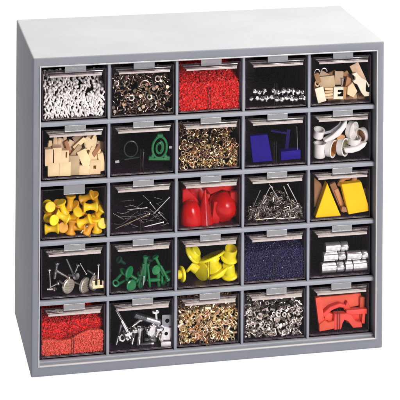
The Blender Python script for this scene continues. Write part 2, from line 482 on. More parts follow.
def hook(mat='silver', L=12, r=.45, kind=0):
    def f(b):
        if kind == 0: pts = [(0, 0, -L / 2), (0, 0, L / 2 - 2), (.6, 0, L / 2 - .6), (2, 0, L / 2), (3.6, 0, L / 2 - .8)]
        elif kind == 1: pts = [(-1.6, 0, -L / 2)] + [(-1.3 + .3 * 0, 0, L / 2 - 4)] + [(1.6 * -math.cos(R(a)), 0, L / 2 - 2 + 1.6 * math.sin(R(a))) for a in range(0, 181, 30)] + [(1.3, 0, L / 2 - 4), (.9, 0, -L / 2 + 2)]
        else: pts = [(0, 0, -L / 2), (0, 0, L / 2)]
        tube(b, pts, r, 7)
    return mk(f, mat)

# ================================================================== row 1
CUR = (0, 0)
heap(0, 0, [rivet(7.4, .85, 1.6, 1.3, mat='pale'), rivet(6.2, .9, 1.7, 1.4, 'pale')], 'white_rivet', 'tiny silvery white rivet in the top drawer filled with pale rivets', 'rivet', 'silvery white rivets in the top corner drawer',
     27, .62, 2.25, 298, depth=46, lean=26, hmax=49, bumpy=.8, smin=1.0, smax=1.2)
CUR = (0, 1)
g = 'mixed dark brass screws and eyelets in the top row'
arc0 = mk(lambda b: tube(b, [(2.6 * math.sin(R(a)), 0, 2.6 * math.cos(R(a))) for a in range(-90, 91, 18)], .5, 7), 'wire')
heap(0, 1, [small_screw(8), small_screw(6.5, 'wire'), small_screw(7, 'bronze'), ring(1.9, .5, 'bronze'), arc0], 'small_screw', 'small dark brass screw in the mixed screw and eyelet drawer', 'screw', g, 33, .45, 2.5, 250, hmax=47, smax=1.15)
for (x, y, a, t, s) in ((285, 105, 20, 70, 1.15), (265, 155, 40, 60, .9), (140, 210, 10, 75, 1.1), (240, 205, 0, 70, 1.0), (330, 150, 60, 50, .8), (95, 120, 80, 50, .9), (58, 130, 0, 70, .9), (180, 235, 70, 60, .9)):
    put('eyelet', eyelet(3, 2.0, 1.4, 2.8, 'wire'), x, y, 1.6, a, t, 'small silvery eyelet lying among the dark brass screws', 'eyelet', s=s, group='silvery eyelets among the brass screws')
def arc(r, t, a0, a1, mat, flat=1.0):
    return mk(lambda b: tube(b, [(r * math.sin(R(a)), 0, flat * r * math.cos(R(a))) for a in range(a0, a1 + 1, 12)], t, 8), mat)
put('curved_clip', arc(4.6, 1.0, -96, 84, 'bronze'), 215, 138, 1.2, 0, 5, 'curved brown metal clip arching among the brass screws', 'clip')
CUR = (0, 2)
granules(0, 2, 'red_granules', 'redbead', 'bright red fine granules filling a top row drawer', 33, .42, 1.7, 3600, hmax=47, wave=.8, elong=1.9)
CUR = (0, 3)
G = 1.25
for i, x in enumerate((82, 108, 135, 188, 212, 240, 268, 295, 322, 348)):
    put('silver_stud', rivet(7.2, 1.2, 2.6, 3.4, 'chrome'), x, 203 + rnd.uniform(-9, 7), 5.5, rnd.uniform(-30, 30), rnd.uniform(-10, 30), 'small shiny silver stud in the nearly empty top row drawer', 'stud', s=rnd.uniform(.85, 1.1), group='silver studs lined up in the top row')
for i, x in enumerate((60, 95, 122, 148, 175, 203, 230, 258, 288, 312, 338, 358)):
    put('silver_stud', rivet(7.2, 1.3, 2.7, 3.2, 'chrome'), x, 240 + rnd.uniform(-9, 6), 2.2, rnd.uniform(-35, 35), rnd.uniform(10, 70), 'small shiny silver stud in the nearly empty top row drawer', 'stud', s=rnd.uniform(.8, 1.1), group='silver studs lined up in the top row')
CUR = (0, 4)
G = 1.16
def block(w, h, d, mat, bev=.5):
    return mk(lambda b: box(b, (0, 0, 0), (w, d, h)), mat, bevel=bev, seg=2)
def plate(outline, t, mat, bev=.3):
    k = .2045
    return mk(lambda b: prism(b, [(x * k, -z * k) for x, z in outline], t), mat, bevel=bev)
D14 = 'hardware in the top row drawer of tan and cream clips'
put('rounded_plate', block(9.0, 15, 2.2, 'cream', .9), 80, 226, 1.6, -14, 0, 'rounded cream plate tilted against the pane of the top row', 'plate')
put('tan_block', block(15.5, 12, 5, 'tan'), 115, 156, 7, -3, -8, 'broad tan block lying across the other clips', 'block')
put('upright_block', block(9, 13, 5, 'tan'), 180, 132, 11, 4, -10, 'dull tan block standing behind the broad tan block', 'block')
for k, yy in enumerate((192, 208, 224, 240)):
    put('tan_strip', block(8.2, 2.2, 3, 'tan' if k % 2 else 'wood', .3), 125, yy, 2.2, rnd.uniform(-4, 4), 0, 'thin tan strip in the small stack beside the rounded cream plate', 'strip', group='stacked tan strips')
put('slotted_bracket', plate([(-24, -28), (24, -28), (24, -16), (-4, -16), (-4, -5), (16, -5), (16, 5), (-4, 5), (-4, 16), (24, 16), (24, 28), (-24, 28)], 3, 'cream'), 178, 215, 2, 2, 0, 'cream bracket with two slots cut in its side', 'bracket')
put('pink_strip', block(3.6, 12, 3, 'brownwood'), 212, 215, 2.4, 6, 0, 'narrow brown strip between the slotted bracket and the trapezoid', 'strip')
put('cream_wedge', plate([(-25, -14), (-2, -36), (26, 6), (8, 36), (-25, 22)], 5, 'wood'), 254, 196, 3.2, 4, 0, 'pale wooden five sided wedge beside the slotted bracket', 'wedge')
put('tan_bar', block(9.5, 19, 3, 'tan'), 288, 105, 9, -24, -12, 'tan slab leaning behind the forked cream clip', 'slab')
put('forked_clip', plate([(-50, -52), (-30, -60), (-14, -44), (-4, -34), (22, -20), (30, -4), (44, 4), (34, 14), (18, 16), (20, 34), (44, 40), (38, 56), (16, 58), (0, 40), (-22, 0), (-38, -8), (-46, -18), (-32, -26), (-34, -38)], 3, 'cream'), 308, 168, 2.2, 2, 0, 'cream forked clip leaning against the pane, topmost of its drawer', 'clip')
put('brown_clip', plate([(-10, -30), (10, -22), (14, 30), (-14, 26)], 4, 'brownwood'), 232, 158, 7, 8, 0, 'small brown clip behind the pale wooden wedge', 'clip')
put('amber_clip', block(5, 10, 4, 'brownwood'), 62, 132, 5, -18, 0, 'small brown block above the rounded cream plate', 'block')
put('tan_ring', ring(3.0, .8, 'tan'), 62, 165, 3, 30, 60, 'small tan ring at the side of the broad tan block', 'ring')
put('wire_loop', arc(3, .6, -108, 96, 'nickel'), 100, 96, 4, 0, 0, 'thin silvery wire loop above the broad tan block', 'wire loop')
put('wire_loop', arc(2.6, .6, -108, 96, 'nickel'), 62, 100, 4, -8, 0, 'smaller silvery wire loop above the small brown block', 'wire loop')
put('silver_pin', needle(10, .5, 'silver'), 205, 160, 4, 5, 0, 'silvery pin standing between the tan blocks and the wedge', 'pin')

for (x, y, w_, h_, a, m_) in ((95, 120, 10, 8, 30, 'tan'), (150, 120, 8, 9, -20, 'brownwood'), (210, 185, 8, 10, 15, 'tan'), (235, 225, 9, 9, 0, 'brownwood'), (270, 235, 12, 7, 8, 'tan'), (60, 200, 8, 12, 4, 'brownwood'), (310, 230, 10, 8, -12, 'brownwood'), (255, 145, 8, 10, 22, 'tan'), (150, 245, 12, 6, 0, 'brownwood'), (200, 240, 9, 8, 10, 'tan'), (100, 205, 12, 9, -5, 'brownwood'), (225, 120, 6, 9, -30, 'brownwood'), (325, 190, 8, 9, 30, 'tan')):
    put('small_block', block(w_, h_, 5, m_), x, y, rnd.uniform(13, 17), a, -8, 'small brown or tan block half hidden behind the larger clips', 'block', group='small blocks at the back of the clip drawer')
# ================================================================== row 2
CUR = (1, 0)
def bored(w, h, d, hx, hz, hw, hh, mat, hmat='brownwood'):
    """block with a rectangular recess in its face"""
    def f(b):
        x0, x1, z0, z1 = -w / 2, w / 2, -h / 2, h / 2
        a0, a1, c0, c1 = hx - hw / 2, hx + hw / 2, hz - hh / 2, hz + hh / 2
        def rg(y, p, q, r_, s_): return [b.verts.new(v) for v in ((p, y, r_), (q, y, r_), (q, y, s_), (p, y, s_))]
        o = rg(-d / 2, x0, x1, z0, z1); i = rg(-d / 2, a0, a1, c0, c1); k = rg(d / 2, x0, x1, z0, z1); p = rg(d * .3, a0, a1, c0, c1)
        for n in range(4):
            m = (n + 1) % 4
            b.faces.new((o[n], o[m], i[m], i[n])); b.faces.new((o[n], o[m], k[m], k[n])); b.faces.new((i[n], i[m], p[m], p[n]))
        b.faces.new(k); b.faces.new(p)
    return mk(f, mat, bevel=.3)
put('wooden_block', block(9, 16, 8, 'wood'), 62, 213, 5, -1, 0, 'pale wooden block standing at the outer end of its row', 'block')
put('wooden_block', block(8.8, 16.5, 8, 'wood'), 103, 207, 5, 0, 0, 'tall pale wooden block second along the upper tier', 'block')
put('slotted_block', bored(7.4, 14.5, 8, 1.2, 2.8, 1.4, 5.5, 'wood'), 147, 215, 5, 2, 0, 'pale wooden block with a narrow slot in its face', 'block')
put('square_block', block(11.8, 12.6, 7, 'wood'), 86, 281, 4.2, 0, 0, 'square pale wooden block at the foot, beneath the outermost block', 'block')
put('square_block', block(12.0, 13.2, 7, 'wood'), 145, 278, 4.2, 1, 0, 'square pale wooden block at the foot, beneath the slotted block', 'block')
put('brown_block', block(10, 18.5, 7, 'tan'), 199, 258, 4.4, 0, 0, 'taller brownish wooden block standing beside the two square blocks', 'block')
put('leaning_block', block(9, 16.5, 6, 'wood'), 256, 218, 4, -24, 0, 'pale wooden block leaning over the middle of the drawer', 'block')
put('wooden_block', block(11, 9, 7, 'wood'), 258, 284, 4.4, 2, 0, 'low wooden block under the leaning one', 'block')
put('drilled_block', bored(10.6, 13.5, 7, -.5, 0, 2.6, 3.4, 'wood'), 315, 268, 4.2, 2, 0, 'pale wooden block with a dark square hole', 'block')
put('narrow_block', block(5.6, 17, 6, 'wood'), 352, 240, 4.2, -10, 0, 'narrow wooden block leaning on the side of the drawer', 'block')
put('wooden_block', block(10, 13, 6, 'wood'), 308, 198, 6.5, 22, 0, 'wooden block tipped over above the drilled block', 'block')
put('slanted_stick', block(14, 4.4, 5, 'wood'), 229, 138, 8, -40, 0, 'slanting wooden stick high in the block drawer', 'stick')
put('brown_stick', block(4.4, 13, 5, 'tan'), 210, 180, 6, 40, 0, 'brownish stick crossing under the slanting stick', 'stick')
put('angled_piece', plate([(-32, -20), (-14, -34), (4, -18), (16, -40), (30, -28), (28, 12), (10, 34), (-8, 28), (-28, 34), (-20, 4)], 5, 'wood'), 288, 140, 8, 4, -10, 'notched pale wooden piece at the top of the heap', 'wooden piece')
for (x, y, a, l, lab) in ((66, 150, 4, 9, 'thin wooden peg standing behind the outermost block'), (97, 128, -3, 10, 'thin wooden peg standing behind the second tall block'), (118, 134, 8, 9, 'thin wooden peg leaning between the second and the slotted block'), (150, 130, -2, 11, 'thin wooden peg rising behind the slotted block')):
    put('wooden_peg', block(3.4, l, 3, 'wood', .8), x, y, 12, a, 0, lab, 'peg')
put('dark_wedge', plate([(-14, -26), (2, -34), (20, 24), (6, 34)], 4, 'brownwood'), 160, 160, 8, 0, 0, 'dark brown wedge behind the slotted block', 'wedge')
put('dark_wedge', plate([(-16, 10), (14, -30), (22, -10), (-4, 30)], 4, 'brownwood'), 318, 180, 4, 0, 0, 'dark brown wedge beside the tipped over block', 'wedge')
put('silver_screw', small_screw(11, 'steel'), 240, 184, 2, 50, 0, 'dark screw lying across the top of the leaning block', 'screw')
G = 1.16
for (x, y, w, h, a) in ((75, 175, 9, 12, 5), (140, 170, 10, 14, -6), (200, 200, 12, 14, 10), (255, 165, 12, 12, -15), (330, 210, 12, 16, 8), (280, 230, 10, 12, 20), (235, 250, 9, 12, 0), (180, 160, 10, 12, 30), (230, 120, 10, 12, -30), (345, 170, 9, 14, 14), (110, 150, 11, 13, 4), (300, 120, 9, 12, -10), (345, 285, 10, 10, 0), (215, 290, 9, 9, 0)):
    put('tan_block', block(w, h, 7, 'tan'), x, y, 14, a, -10, 'tan wooden block half hidden behind the pale ones', 'block', group='tan blocks at the back of the block drawer')
G = 1.1
CUR = (1, 1)
def green_frame():
    def f(b):
        tube(b, [(7.4 * math.sin(R(a)), 0, 10.5 * math.cos(R(a)) * (1 if math.cos(R(a)) < 0 else 1.05)) for a in range(0, 361, 15)], 1.3, 8)
    return mk(f, 'green')
def green_coil():
    def f(b):
        tube(b, [((4.4 - .0025 * a) * math.sin(R(a)), 0, (7.0 - .004 * a) * math.cos(R(a))) for a in range(0, 900, 20)], .62, 6)
    return mk(f, 'green')
o = put('green_clamp', None, 298, 165, 4, 4, 0, 'green oval plastic clamp standing on a flat base, small cap on top', 'clamp',
        parts=(('oval_frame', green_frame()), ('coil', green_coil()), ('cap', mk(lambda b: (box(b, (-.6, 0, 12.6), (6, 4, 3)), box(b, (-.6, 0, 10.9), (8.6, 4, 1.4))), 'green', bevel=.5)),
               ('base', mk(lambda b: (box(b, (0, 0, -11.2), (22, 5, 2.0)), box(b, (-9, 0, -9.6), (3, 4, 2)), box(b, (8, 0, -9.4), (6, 4, 2)), prism(b, [(-9.5, -10.4), (-6, -4), (-5.0, -10.4)], 2), prism(b, [(9.5, -10.4), (6, -4), (5.0, -10.4)], 2)), 'green', bevel=.4))))
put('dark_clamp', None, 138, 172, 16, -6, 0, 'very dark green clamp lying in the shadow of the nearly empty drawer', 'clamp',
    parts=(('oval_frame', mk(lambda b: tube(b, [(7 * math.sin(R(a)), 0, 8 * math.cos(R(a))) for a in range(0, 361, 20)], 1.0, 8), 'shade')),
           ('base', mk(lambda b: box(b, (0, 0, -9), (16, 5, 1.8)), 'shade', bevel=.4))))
put('white_chip', block(4.2, 2.6, 1.6, 'dulledwhite', .3), 62, 242, 1.4, -8, 0, 'small white chip low in the green clamp drawer', 'chip')
put('white_chip', block(3, 2.4, 1.6, 'dulledwhite', .3), 358, 162, 1.4, 4, 0, 'smaller white chip beside the oval green clamp', 'chip')
put('steel_pin', needle(16, .45, 'steel'), 206, 232, 3, 2, 0, 'thin grey pin standing in the middle of the green clamp drawer', 'pin')
CUR = (1, 2)
heap(1, 2, [ring(2.7, .62, 'brass'), ring(2.3, .6, 'gold'), eyelet(3.2, 1.9, 1.3, 2.7, 'brass'), ring(2.7, .62, 'bronze')], 'brass_ring', 'small brass ring in the middle drawer of the second row', 'ring', 'brass rings and eyelets in the second row',
     27, .6, 2.4, 292, smax=1.15, hmax=46)
CUR = (1, 3)
put('blue_tile', plate([(-56, -66), (36, -70), (62, 66), (-40, 68)], 4.5, 'blue', .5), 112, 200, 3, 0, 0, 'large deep blue slanted tile leaning on the pane', 'tile')
put('blue_case', block(21, 9, 10, 'blue', .6), 276, 232, 7, -2, 0, 'flat blue case lying on the drawer floor', 'case')
put('blue_strip', block(17, 2.0, 5, 'navy', .4), 212, 108, 10, 12, 0, 'thin blue strip lying high behind the large tile', 'strip')
put('blue_bar', block(4, 20, 4, 'navy', .5), 262, 150, 12, 8, -6, 'narrow blue bar standing behind the flat case', 'bar')
put('clear_wire', hook('steel', 26, .25, 2), 318, 150, 3, -2, 0, 'thin pale wire standing beside the blue bar', 'wire')
CUR = (1, 4)
def cap_mesh(r, h, mat='white', t=1.1):
    return mk(lambda b: lathe(b, [(0, -h / 2), (r - .5, -h / 2), (r, -h / 2 + .5), (r, h / 2 - .8), (r + .35, h / 2 - .8), (r + .35, h / 2), (r - t, h / 2), (r - t, -h / 2 + 1.3), (0, -h / 2 + 1.3)], 28), mat)
def liner(r, h, mat, t=1.1):
    return mk(lambda b: lathe(b, [(0, -h / 2 + 2.2), (r - t - .15, -h / 2 + 2.2), (r - t - .15, h / 2 - .7), (r - t - .6, h / 2 - .7), (r - t - .6, -h / 2 + 2.6), (0, -h / 2 + 2.6)], 28), mat)
def cap(cx, cy, y, ang, tilt, r, h, lab, lin=None):
    ps = [('shell', cap_mesh(r, h))]
    if lin: ps.append(('lining', liner(r, h, lin)))
    return put('white_cup', None, cx, cy, y, ang, tilt, lab, 'cap', parts=ps)
cap(75, 232, 8, 0, 6, 6.2, 15, 'tall white cylindrical cap standing at the side of its drawer')
cap(70, 140, 10, 6, 20, 5.6, 9, 'short white cap resting on top of the tall cylindrical cap')
cap(138, 224, 7, 94, 40, 9, 7, 'white oval cap with an orange lining facing out', 'orange')
cap(203, 216, 7, 86, 42, 9, 7, 'white oval cap with an olive grey lining facing out', 'olive')
cap(254, 122, 12, 96, 46, 9, 6, 'closed white cap standing upright in the middle of the heap')
cap(316, 148, 10, 262, 26, 7.4, 6.0, 'white cap turned sideways with a brown lining', 'brownwood')
cap(265, 178, 12, 4, 12, 7.5, 7, 'plain white cap wedged beneath the closed upright one')
put('curved_strip', plate([(-62, 40), (-20, 18), (22, -18), (48, -52), (60, -52), (56, -20), (22, 22), (-14, 42), (-58, 54)], 7, 'white', .7), 162, 125, 5, 0, 0, 'curved white strip sweeping across the cap drawer', 'strip')
put('grey_arc', plate([(-50, 20), (-10, 12), (30, -14), (44, -34), (52, -22), (40, 6), (4, 28), (-44, 36)], 5, 'steel', .5), 142, 104, 9, 0, 0, 'grey metal arc behind the curved white strip', 'arc')
put('white_crescent', plate([(-62, 4), (-30, 0), (10, -8), (38, -26), (62, -30), (50, -6), (24, 14), (-14, 26), (-52, 26)], 6, 'white', .7), 270, 218, 4, 4, 0, 'white crescent shaped piece below the plain white cap', 'crescent')
put('pink_piece', block(8, 9, 6, 'orange', .8), 188, 168, 10, 20, 0, 'dull orange block between the strip and the oval caps', 'block')

# ================================================================== row 3
CUR = (2, 0)
G = 1.28
def spool(L=12.5, r=2.5, fl=4.6, mat='yellow'):
    return mk(lambda b: lathe(b, [(0, -L / 2), (fl * .9, -L / 2), (fl, -L / 2 + .5), (fl, -L / 2 + 1.3), (r * 1.25, -L / 2 + 3.0), (r, 0), (r * 1.25, L / 2 - 3.0), (fl, L / 2 - 1.3), (fl, L / 2 - .5), (fl * .9, L / 2), (0, L / 2)], 20), mat)
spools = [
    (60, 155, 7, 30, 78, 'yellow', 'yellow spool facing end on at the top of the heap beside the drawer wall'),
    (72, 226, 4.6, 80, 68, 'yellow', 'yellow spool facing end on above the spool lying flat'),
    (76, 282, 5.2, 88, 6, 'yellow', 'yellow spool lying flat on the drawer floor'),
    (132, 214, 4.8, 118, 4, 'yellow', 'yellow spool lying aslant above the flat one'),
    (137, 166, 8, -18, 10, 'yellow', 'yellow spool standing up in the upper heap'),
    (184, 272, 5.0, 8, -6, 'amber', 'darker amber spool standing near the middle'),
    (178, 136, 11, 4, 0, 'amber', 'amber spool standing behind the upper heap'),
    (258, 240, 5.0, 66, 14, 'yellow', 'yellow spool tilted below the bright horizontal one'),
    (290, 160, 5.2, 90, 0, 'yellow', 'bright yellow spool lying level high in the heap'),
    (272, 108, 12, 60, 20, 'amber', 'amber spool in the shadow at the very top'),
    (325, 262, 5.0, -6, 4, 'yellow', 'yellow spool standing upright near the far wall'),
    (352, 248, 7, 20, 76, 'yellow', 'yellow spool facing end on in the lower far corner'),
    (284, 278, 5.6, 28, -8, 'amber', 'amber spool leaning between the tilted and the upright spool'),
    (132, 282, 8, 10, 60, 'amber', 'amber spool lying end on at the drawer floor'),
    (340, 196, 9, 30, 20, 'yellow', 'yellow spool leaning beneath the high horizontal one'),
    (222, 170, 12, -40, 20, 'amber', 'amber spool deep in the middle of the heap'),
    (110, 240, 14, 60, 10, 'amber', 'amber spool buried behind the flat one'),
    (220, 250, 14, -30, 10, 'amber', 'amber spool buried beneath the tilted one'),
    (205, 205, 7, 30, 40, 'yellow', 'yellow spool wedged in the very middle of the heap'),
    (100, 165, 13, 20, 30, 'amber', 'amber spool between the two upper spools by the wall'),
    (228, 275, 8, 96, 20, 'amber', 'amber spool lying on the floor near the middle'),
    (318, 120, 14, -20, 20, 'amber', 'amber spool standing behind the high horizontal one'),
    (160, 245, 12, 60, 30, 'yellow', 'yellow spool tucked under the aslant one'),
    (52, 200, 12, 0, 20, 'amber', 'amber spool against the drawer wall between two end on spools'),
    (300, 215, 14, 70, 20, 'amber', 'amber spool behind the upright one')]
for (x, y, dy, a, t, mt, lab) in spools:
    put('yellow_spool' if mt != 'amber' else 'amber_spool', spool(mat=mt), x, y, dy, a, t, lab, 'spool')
put('silver_screw', small_screw(9, 'silver'), 255, 286, 1.6, 40, 0, 'silvery screw lying in front of the spools', 'screw')
CUR = (2, 1); G = 1.05
GN = 'fine silver pins scattered in the third row drawer'
put('brass_needle', needle(40, .5, 'gold'), 146, 263, 1.4, 70, 0, 'longest brassy needle slanting low across the pin drawer', 'needle')
put('bright_needle', needle(25, .5, 'bright'), 307, 177, 1.4, 46, 0, 'bright needle rising steeply at the side of the pin drawer', 'needle')
put('level_pin', needle(22, .45, 'silver'), 172, 193, 2.4, 88, 0, 'silver pin lying level above the brassy needle', 'pin')
put('silver_pin', needle(22, .55, 'bright'), 264, 281, 1.4, 80, 0, 'bright silver pin lying low near the drawer floor', 'pin')
put('steep_pin', needle(12, .45, 'silver'), 262, 180, 3, -38, 0, 'short silver pin crossing under the bright needle', 'pin')
put('falling_pin', needle(14, .45, 'silver'), 316, 236, 3, -44, 0, 'silver pin leaning down below the bright needle', 'pin')
for i in range(46):
    L = rnd.uniform(7, 15); x = rnd.uniform(60, 330); y = rnd.uniform(205, 295) if i < 36 else rnd.uniform(110, 210)
    put('silver_pin', needle(L, .3, 'dulled'), x, y, rnd.uniform(3, 26), rnd.choice((-1, 1)) * rnd.uniform(45, 95), rnd.uniform(-15, 15), 'fine dull silver pin among those heaped under the long needles', 'pin', group=GN)
CUR = (2, 2)
G = 1.1
def cone_mesh(r, h, mat='red'): return mk(lambda b: lathe(b, [(0, -h / 2), (r, -h / 2), (r, -h / 2 + 1), (r * .92, -h / 2 + 3), (.9, h / 2 - .6), (0, h / 2)], 28), mat)
put('red_dome', mk(lambda b: lathe(b, [(0, -13), (12.5, -13), (12.8, -11), (11.6, -3), (9.5, 5), (7.0, 9.5), (4, 11.6), (0, 12)], 30), 'red'), 92, 222, 15.5, -6, 4, 'wide glossy red dome in front of the angular red block', 'dome')
put('red_cone', cone_mesh(9.5, 37), 172, 196, 12, 0, 0, 'glossy red cone pointing up behind the middle rib', 'cone')
put('red_block', plate([(-56, -96), (-30, -104), (6, -64), (30, -22), (62, 0), (70, 76), (-54, 84)], 12, 'red', 1.6), 100, 190, 26, 0, 0, 'glossy red angular block behind the dome', 'block')
def bulb(): return mk(lambda b: lathe(b, [(0, -10), (8, -10.2), (14.2, -8.4), (15.8, -6.4), (15.8, -5), (14.6, -3.6), (14.0, 2), (12, 7), (8.6, 10.4), (4.4, 12), (0, 12.4)], 36), 'red')
put('red_bulb', bulb(), 284, 184, 17, 34, 52, 'rounded glossy red bulb with a bright highlight', 'bulb')
put('curved_red_piece', plate([(-90, -30), (-40, -52), (30, -56), (80, -34), (60, -6), (0, -20), (-60, 6)], 6, 'red', 1.2), 262, 118, 20, 4, 0, 'curved glossy red piece behind the top of the bulb', 'curved piece')
put('red_plate', plate([(-30, -46), (24, -60), (34, 10), (8, 80), (-20, 60)], 5, 'red', 1.0), 338, 160, 12, 4, 0, 'glossy red plate standing behind the bulb', 'plate')
put('red_block', block(26, 22, 8, 'red', 1.5), 130, 130, 30, -6, -10, 'shaded red block behind the cone', 'block')
put('red_bar', block(8, 24, 8, 'red', 1.5), 232, 225, 13, 6, 0, 'red bar between the cone and the bulb', 'bar')
CUR = (2, 3); G = 1.05
GW = 'wire hooks and nails heaped in the third row'
hm = [hook('wire', 10, .45, 0), hook('wire', 9, .42, 1), hook('nickel', 8, .42, 1), hook('dulled', 9, .5, 1), ring(1.8, .45, 'wire'), hook('wire', 7, .45, 1)]
for i in range(285):
    x = rnd.uniform(52, 350); tp = 268 - 130 * math.exp(-((x - 205) / 125) ** 2) - 18
    y = rnd.uniform(min(tp, 250), 272)
    put('wire_hook', rnd.choice(hm), x, y, rnd.uniform(1.5, 22), rnd.uniform(-90, 90), rnd.uniform(-30, 30), 'small bent silver wire hook in the heap of hooks', 'hook', group=GW, s=rnd.uniform(.8, 1.1), spin=rnd.uniform(0, 180))
put('tall_pin', hook('nickel', 26, .5, 0), 138, 150, 3, 28, 0, 'long silver hook leaning up the near slope of the hook heap', 'hook')
put('long_pin', needle(22, .5, 'steel'), 90, 165, 5, 24, 0, 'grey pin leaning at the outer edge of the hook heap', 'pin')
put('steep_hook', hook('silver', 20, .5, 2), 188, 118, 4, -32, 0, 'silver wire falling from the tip of the long hook', 'wire')
put('long_nail', needle(25, .6, 'nickel'), 292, 130, 3, -28, 0, 'bright long nail leaning down the far slope of the hook heap', 'nail')
put('thin_nail', needle(20, .5, 'nickel'), 262, 135, 4, -24, 0, 'thinner nail leaning beside the bright long nail', 'nail')
put('thick_nail', needle(18, .8, 'silver'), 284, 222, 1.6, 62, 0, 'thick bright nail lying across the front of the hooks', 'nail')
put('brassy_nail', needle(24, .6, 'gold'), 136, 272, 1.4, 88, 0, 'brassy nail lying flat along the drawer floor', 'nail')
put('silver_wire', hook('nickel', 24, .5, 2), 262, 268, 1.4, 90, 0, 'silver wire lying flat along the drawer floor', 'wire')
CUR = (2, 4)
G = 1.13
put('yellow_triangle', plate([(0, -85), (70, 80), (-60, 82)], 9, 'triyel', .5), 111, 183, 6, 0, 0, 'flat yellow triangle leaning on the pane', 'triangle')
put('yellow_parallelogram', plate([(-74, -74), (28, -80), (74, 66), (-36, 78)], 8, 'triyel', .5), 270, 173, 5.4, 0, 0, 'yellow slanted slab beside the triangle', 'slab')
put('dark_strip', plate([(-62, -6), (64, -6), (66, 6), (-62, 7)], 8, 'brownwood', .4), 116, 270, 6, 0, 0, 'dark brown strip under the yellow triangle', 'strip')
put('brown_board', plate([(-28, -74), (8, -40), (24, 0), (0, 60), (-26, 76)], 4, 'brownwood', .5), 72, 140, 14, 0, 0, 'dark reddish brown board beside the triangle', 'board')
put('brown_stick', block(6.4, 31, 5, 'brownwood', 1.2), 176, 168, 13, -24, 0, 'brown wooden stick between the triangle and the slab', 'stick')
put('orange_stick', block(5, 26, 4, 'orange', 1.2), 190, 190, 11, -22, 0, 'orange wooden stick beside the brown one', 'stick')
put('wooden_arc', plate([(-40, 18), (-26, -10), (2, -22), (30, -22), (30, -8), (6, -6), (-14, 4), (-26, 26)], 5, 'orange', .8), 214, 82, 12, 0, 0, 'curved orange wood piece above the yellow slab', 'wooden piece')
put('wooden_button', mk(lambda b: lathe(b, [(0, -4), (2.6, -4), (3.4, -1), (3, 2.6), (1.6, 4), (0, 4.2)], 18), 'orange'), 266, 76, 12, 0, 20, 'small orange wooden button above the yellow slab', 'button')
put('wooden_disc', mk(lambda b: lathe(b, [(0, -1.6), (3.8, -1.6), (4.2, 0), (3.8, 1.6), (0, 1.6)], 20), 'tan', ), 325, 146, 12, 60, 60, 'small tan wooden disc behind the yellow slab', 'disc')
put('brown_chip', block(7, 5, 5, 'brownwood', .8), 212, 238, 6, 10, 0, 'small brown chip at the foot between triangle and slab', 'chip')

# ================================================================== row 4
CUR = (3, 0)
G = 1.12
def knob_parts(r, L, mat, hh=3.2, sr=1.3):
    def head(b):
        n = 36; pr = []
        rings = []
        for z, k in ((L / 2, .92), (L / 2 + .5, 1.0), (L / 2 + hh - .5, 1.0), (L / 2 + hh, .9)):
            rings.append([b.verts.new((r * k * (1 + .03 * (i % 2)) * math.cos(2 * math.pi * i / n), r * k * (1 + .03 * (i % 2)) * math.sin(2 * math.pi * i / n), z)) for i in range(n)])
        inner = [b.verts.new((r * .55 * math.cos(2 * math.pi * i / n), r * .55 * math.sin(2 * math.pi * i / n), L / 2 + hh - .5)) for i in range(n)]
        rings.append(inner)
        for p, q in zip(rings, rings[1:]):
            for i in range(n): b.faces.new((p[i], p[(i + 1) % n], q[(i + 1) % n], q[i]))
        b.faces.new(rings[0]); b.faces.new(inner)
    def shank(b):
        pr = [(0, -L / 2), (sr * .8, -L / 2)]; z = -L / 2 + .4
        while z < L / 2 - .6: pr += [(sr, z), (sr * .78, z + .45)]; z += .9
        pr += [(sr * .9, L / 2 + .1), (0, L / 2 + .1)]
        lathe(b, pr, 12)
    ps = [('head', mk(head, mat)), ('shank', mk(shank, mat))]
    if r > 6: ps.append(('face_ridges', mk(lambda b: [box(b, (x, 0, L / 2 + hh), (.7, 2 * math.sqrt(max(.1, (r * .8) ** 2 - x * x)), 1.1)) for x in (-4.5, -2.3, 0, 2.3, 4.5)], mat, bevel=.15)))
    return ps
def knob(cx, cy, dy, a, t, r, L, mat, lab, hh=3.2, sr=1.3, name='knob_screw', cat='screw'):
    return put(name, None, cx, cy, dy, a, t, lab, cat, parts=knob_parts(r, L, mat, hh, sr))
knob(140, 252, 11, 96, 56, 7.2, 12, 'disc', 'largest round headed screw, its bright disc facing out')
knob(226, 254, 12, 92, 44, 7.8, 12, 'disc', 'grey round headed screw in the middle, its disc turned half aside')
knob(278, 240, 14, 92, 38, 7.4, 11, 'disc', 'round headed screw with its narrow disc beside the grey one')
knob(188, 208, 9, 80, 48, 3.4, 8, 'steel', 'small headed screw between the large discs')
knob(177, 158, 9, 156, 4, 2.2, 17, 'silver', 'long thin screw leaning above the small headed one', 1.6, 1.2)
knob(135, 200, 7, 122, 4, 1.8, 14, 'nickel', 'thin screw lying across above the largest disc', 1.6, 1.4)
knob(212, 176, 9, 20, 4, 2.4, 9, 'steel', 'short grey screw standing above the grey disc', 1.6, 1.3)
knob(250, 168, 8, 150, 4, 1.2, 12, 'nickel', 'very thin pin screw leaning above the narrow disc', 1.0, .6)
knob(98, 185, 9, 8, 8, 2.6, 15, 'steel', 'upright grey screw beside the largest disc', 2.0, 2.0)
knob(66, 232, 6, -4, 0, 1.8, 18, 'nickel', 'upright screw next to the drawer wall', 1.4, 1.1)
knob(86, 265, 6, 60, 10, 2.4, 9, 'steel', 'short grey screw lying on the floor by the wall', 1.8, 1.4)
knob(70, 285, 4, 80, 30, 2.2, 7, 'nickel', 'tiny screw in the floor corner', 1.8, 1.2)
knob(290, 188, 10, 120, 10, 2.0, 7, 'steel', 'short screw resting on top of the narrow disc', 1.6, 1.3)
knob(335, 195, 6, 2, 0, 1.6, 15, 'nickel', 'upright screw rising from the pink bracket', 1.5, .9)
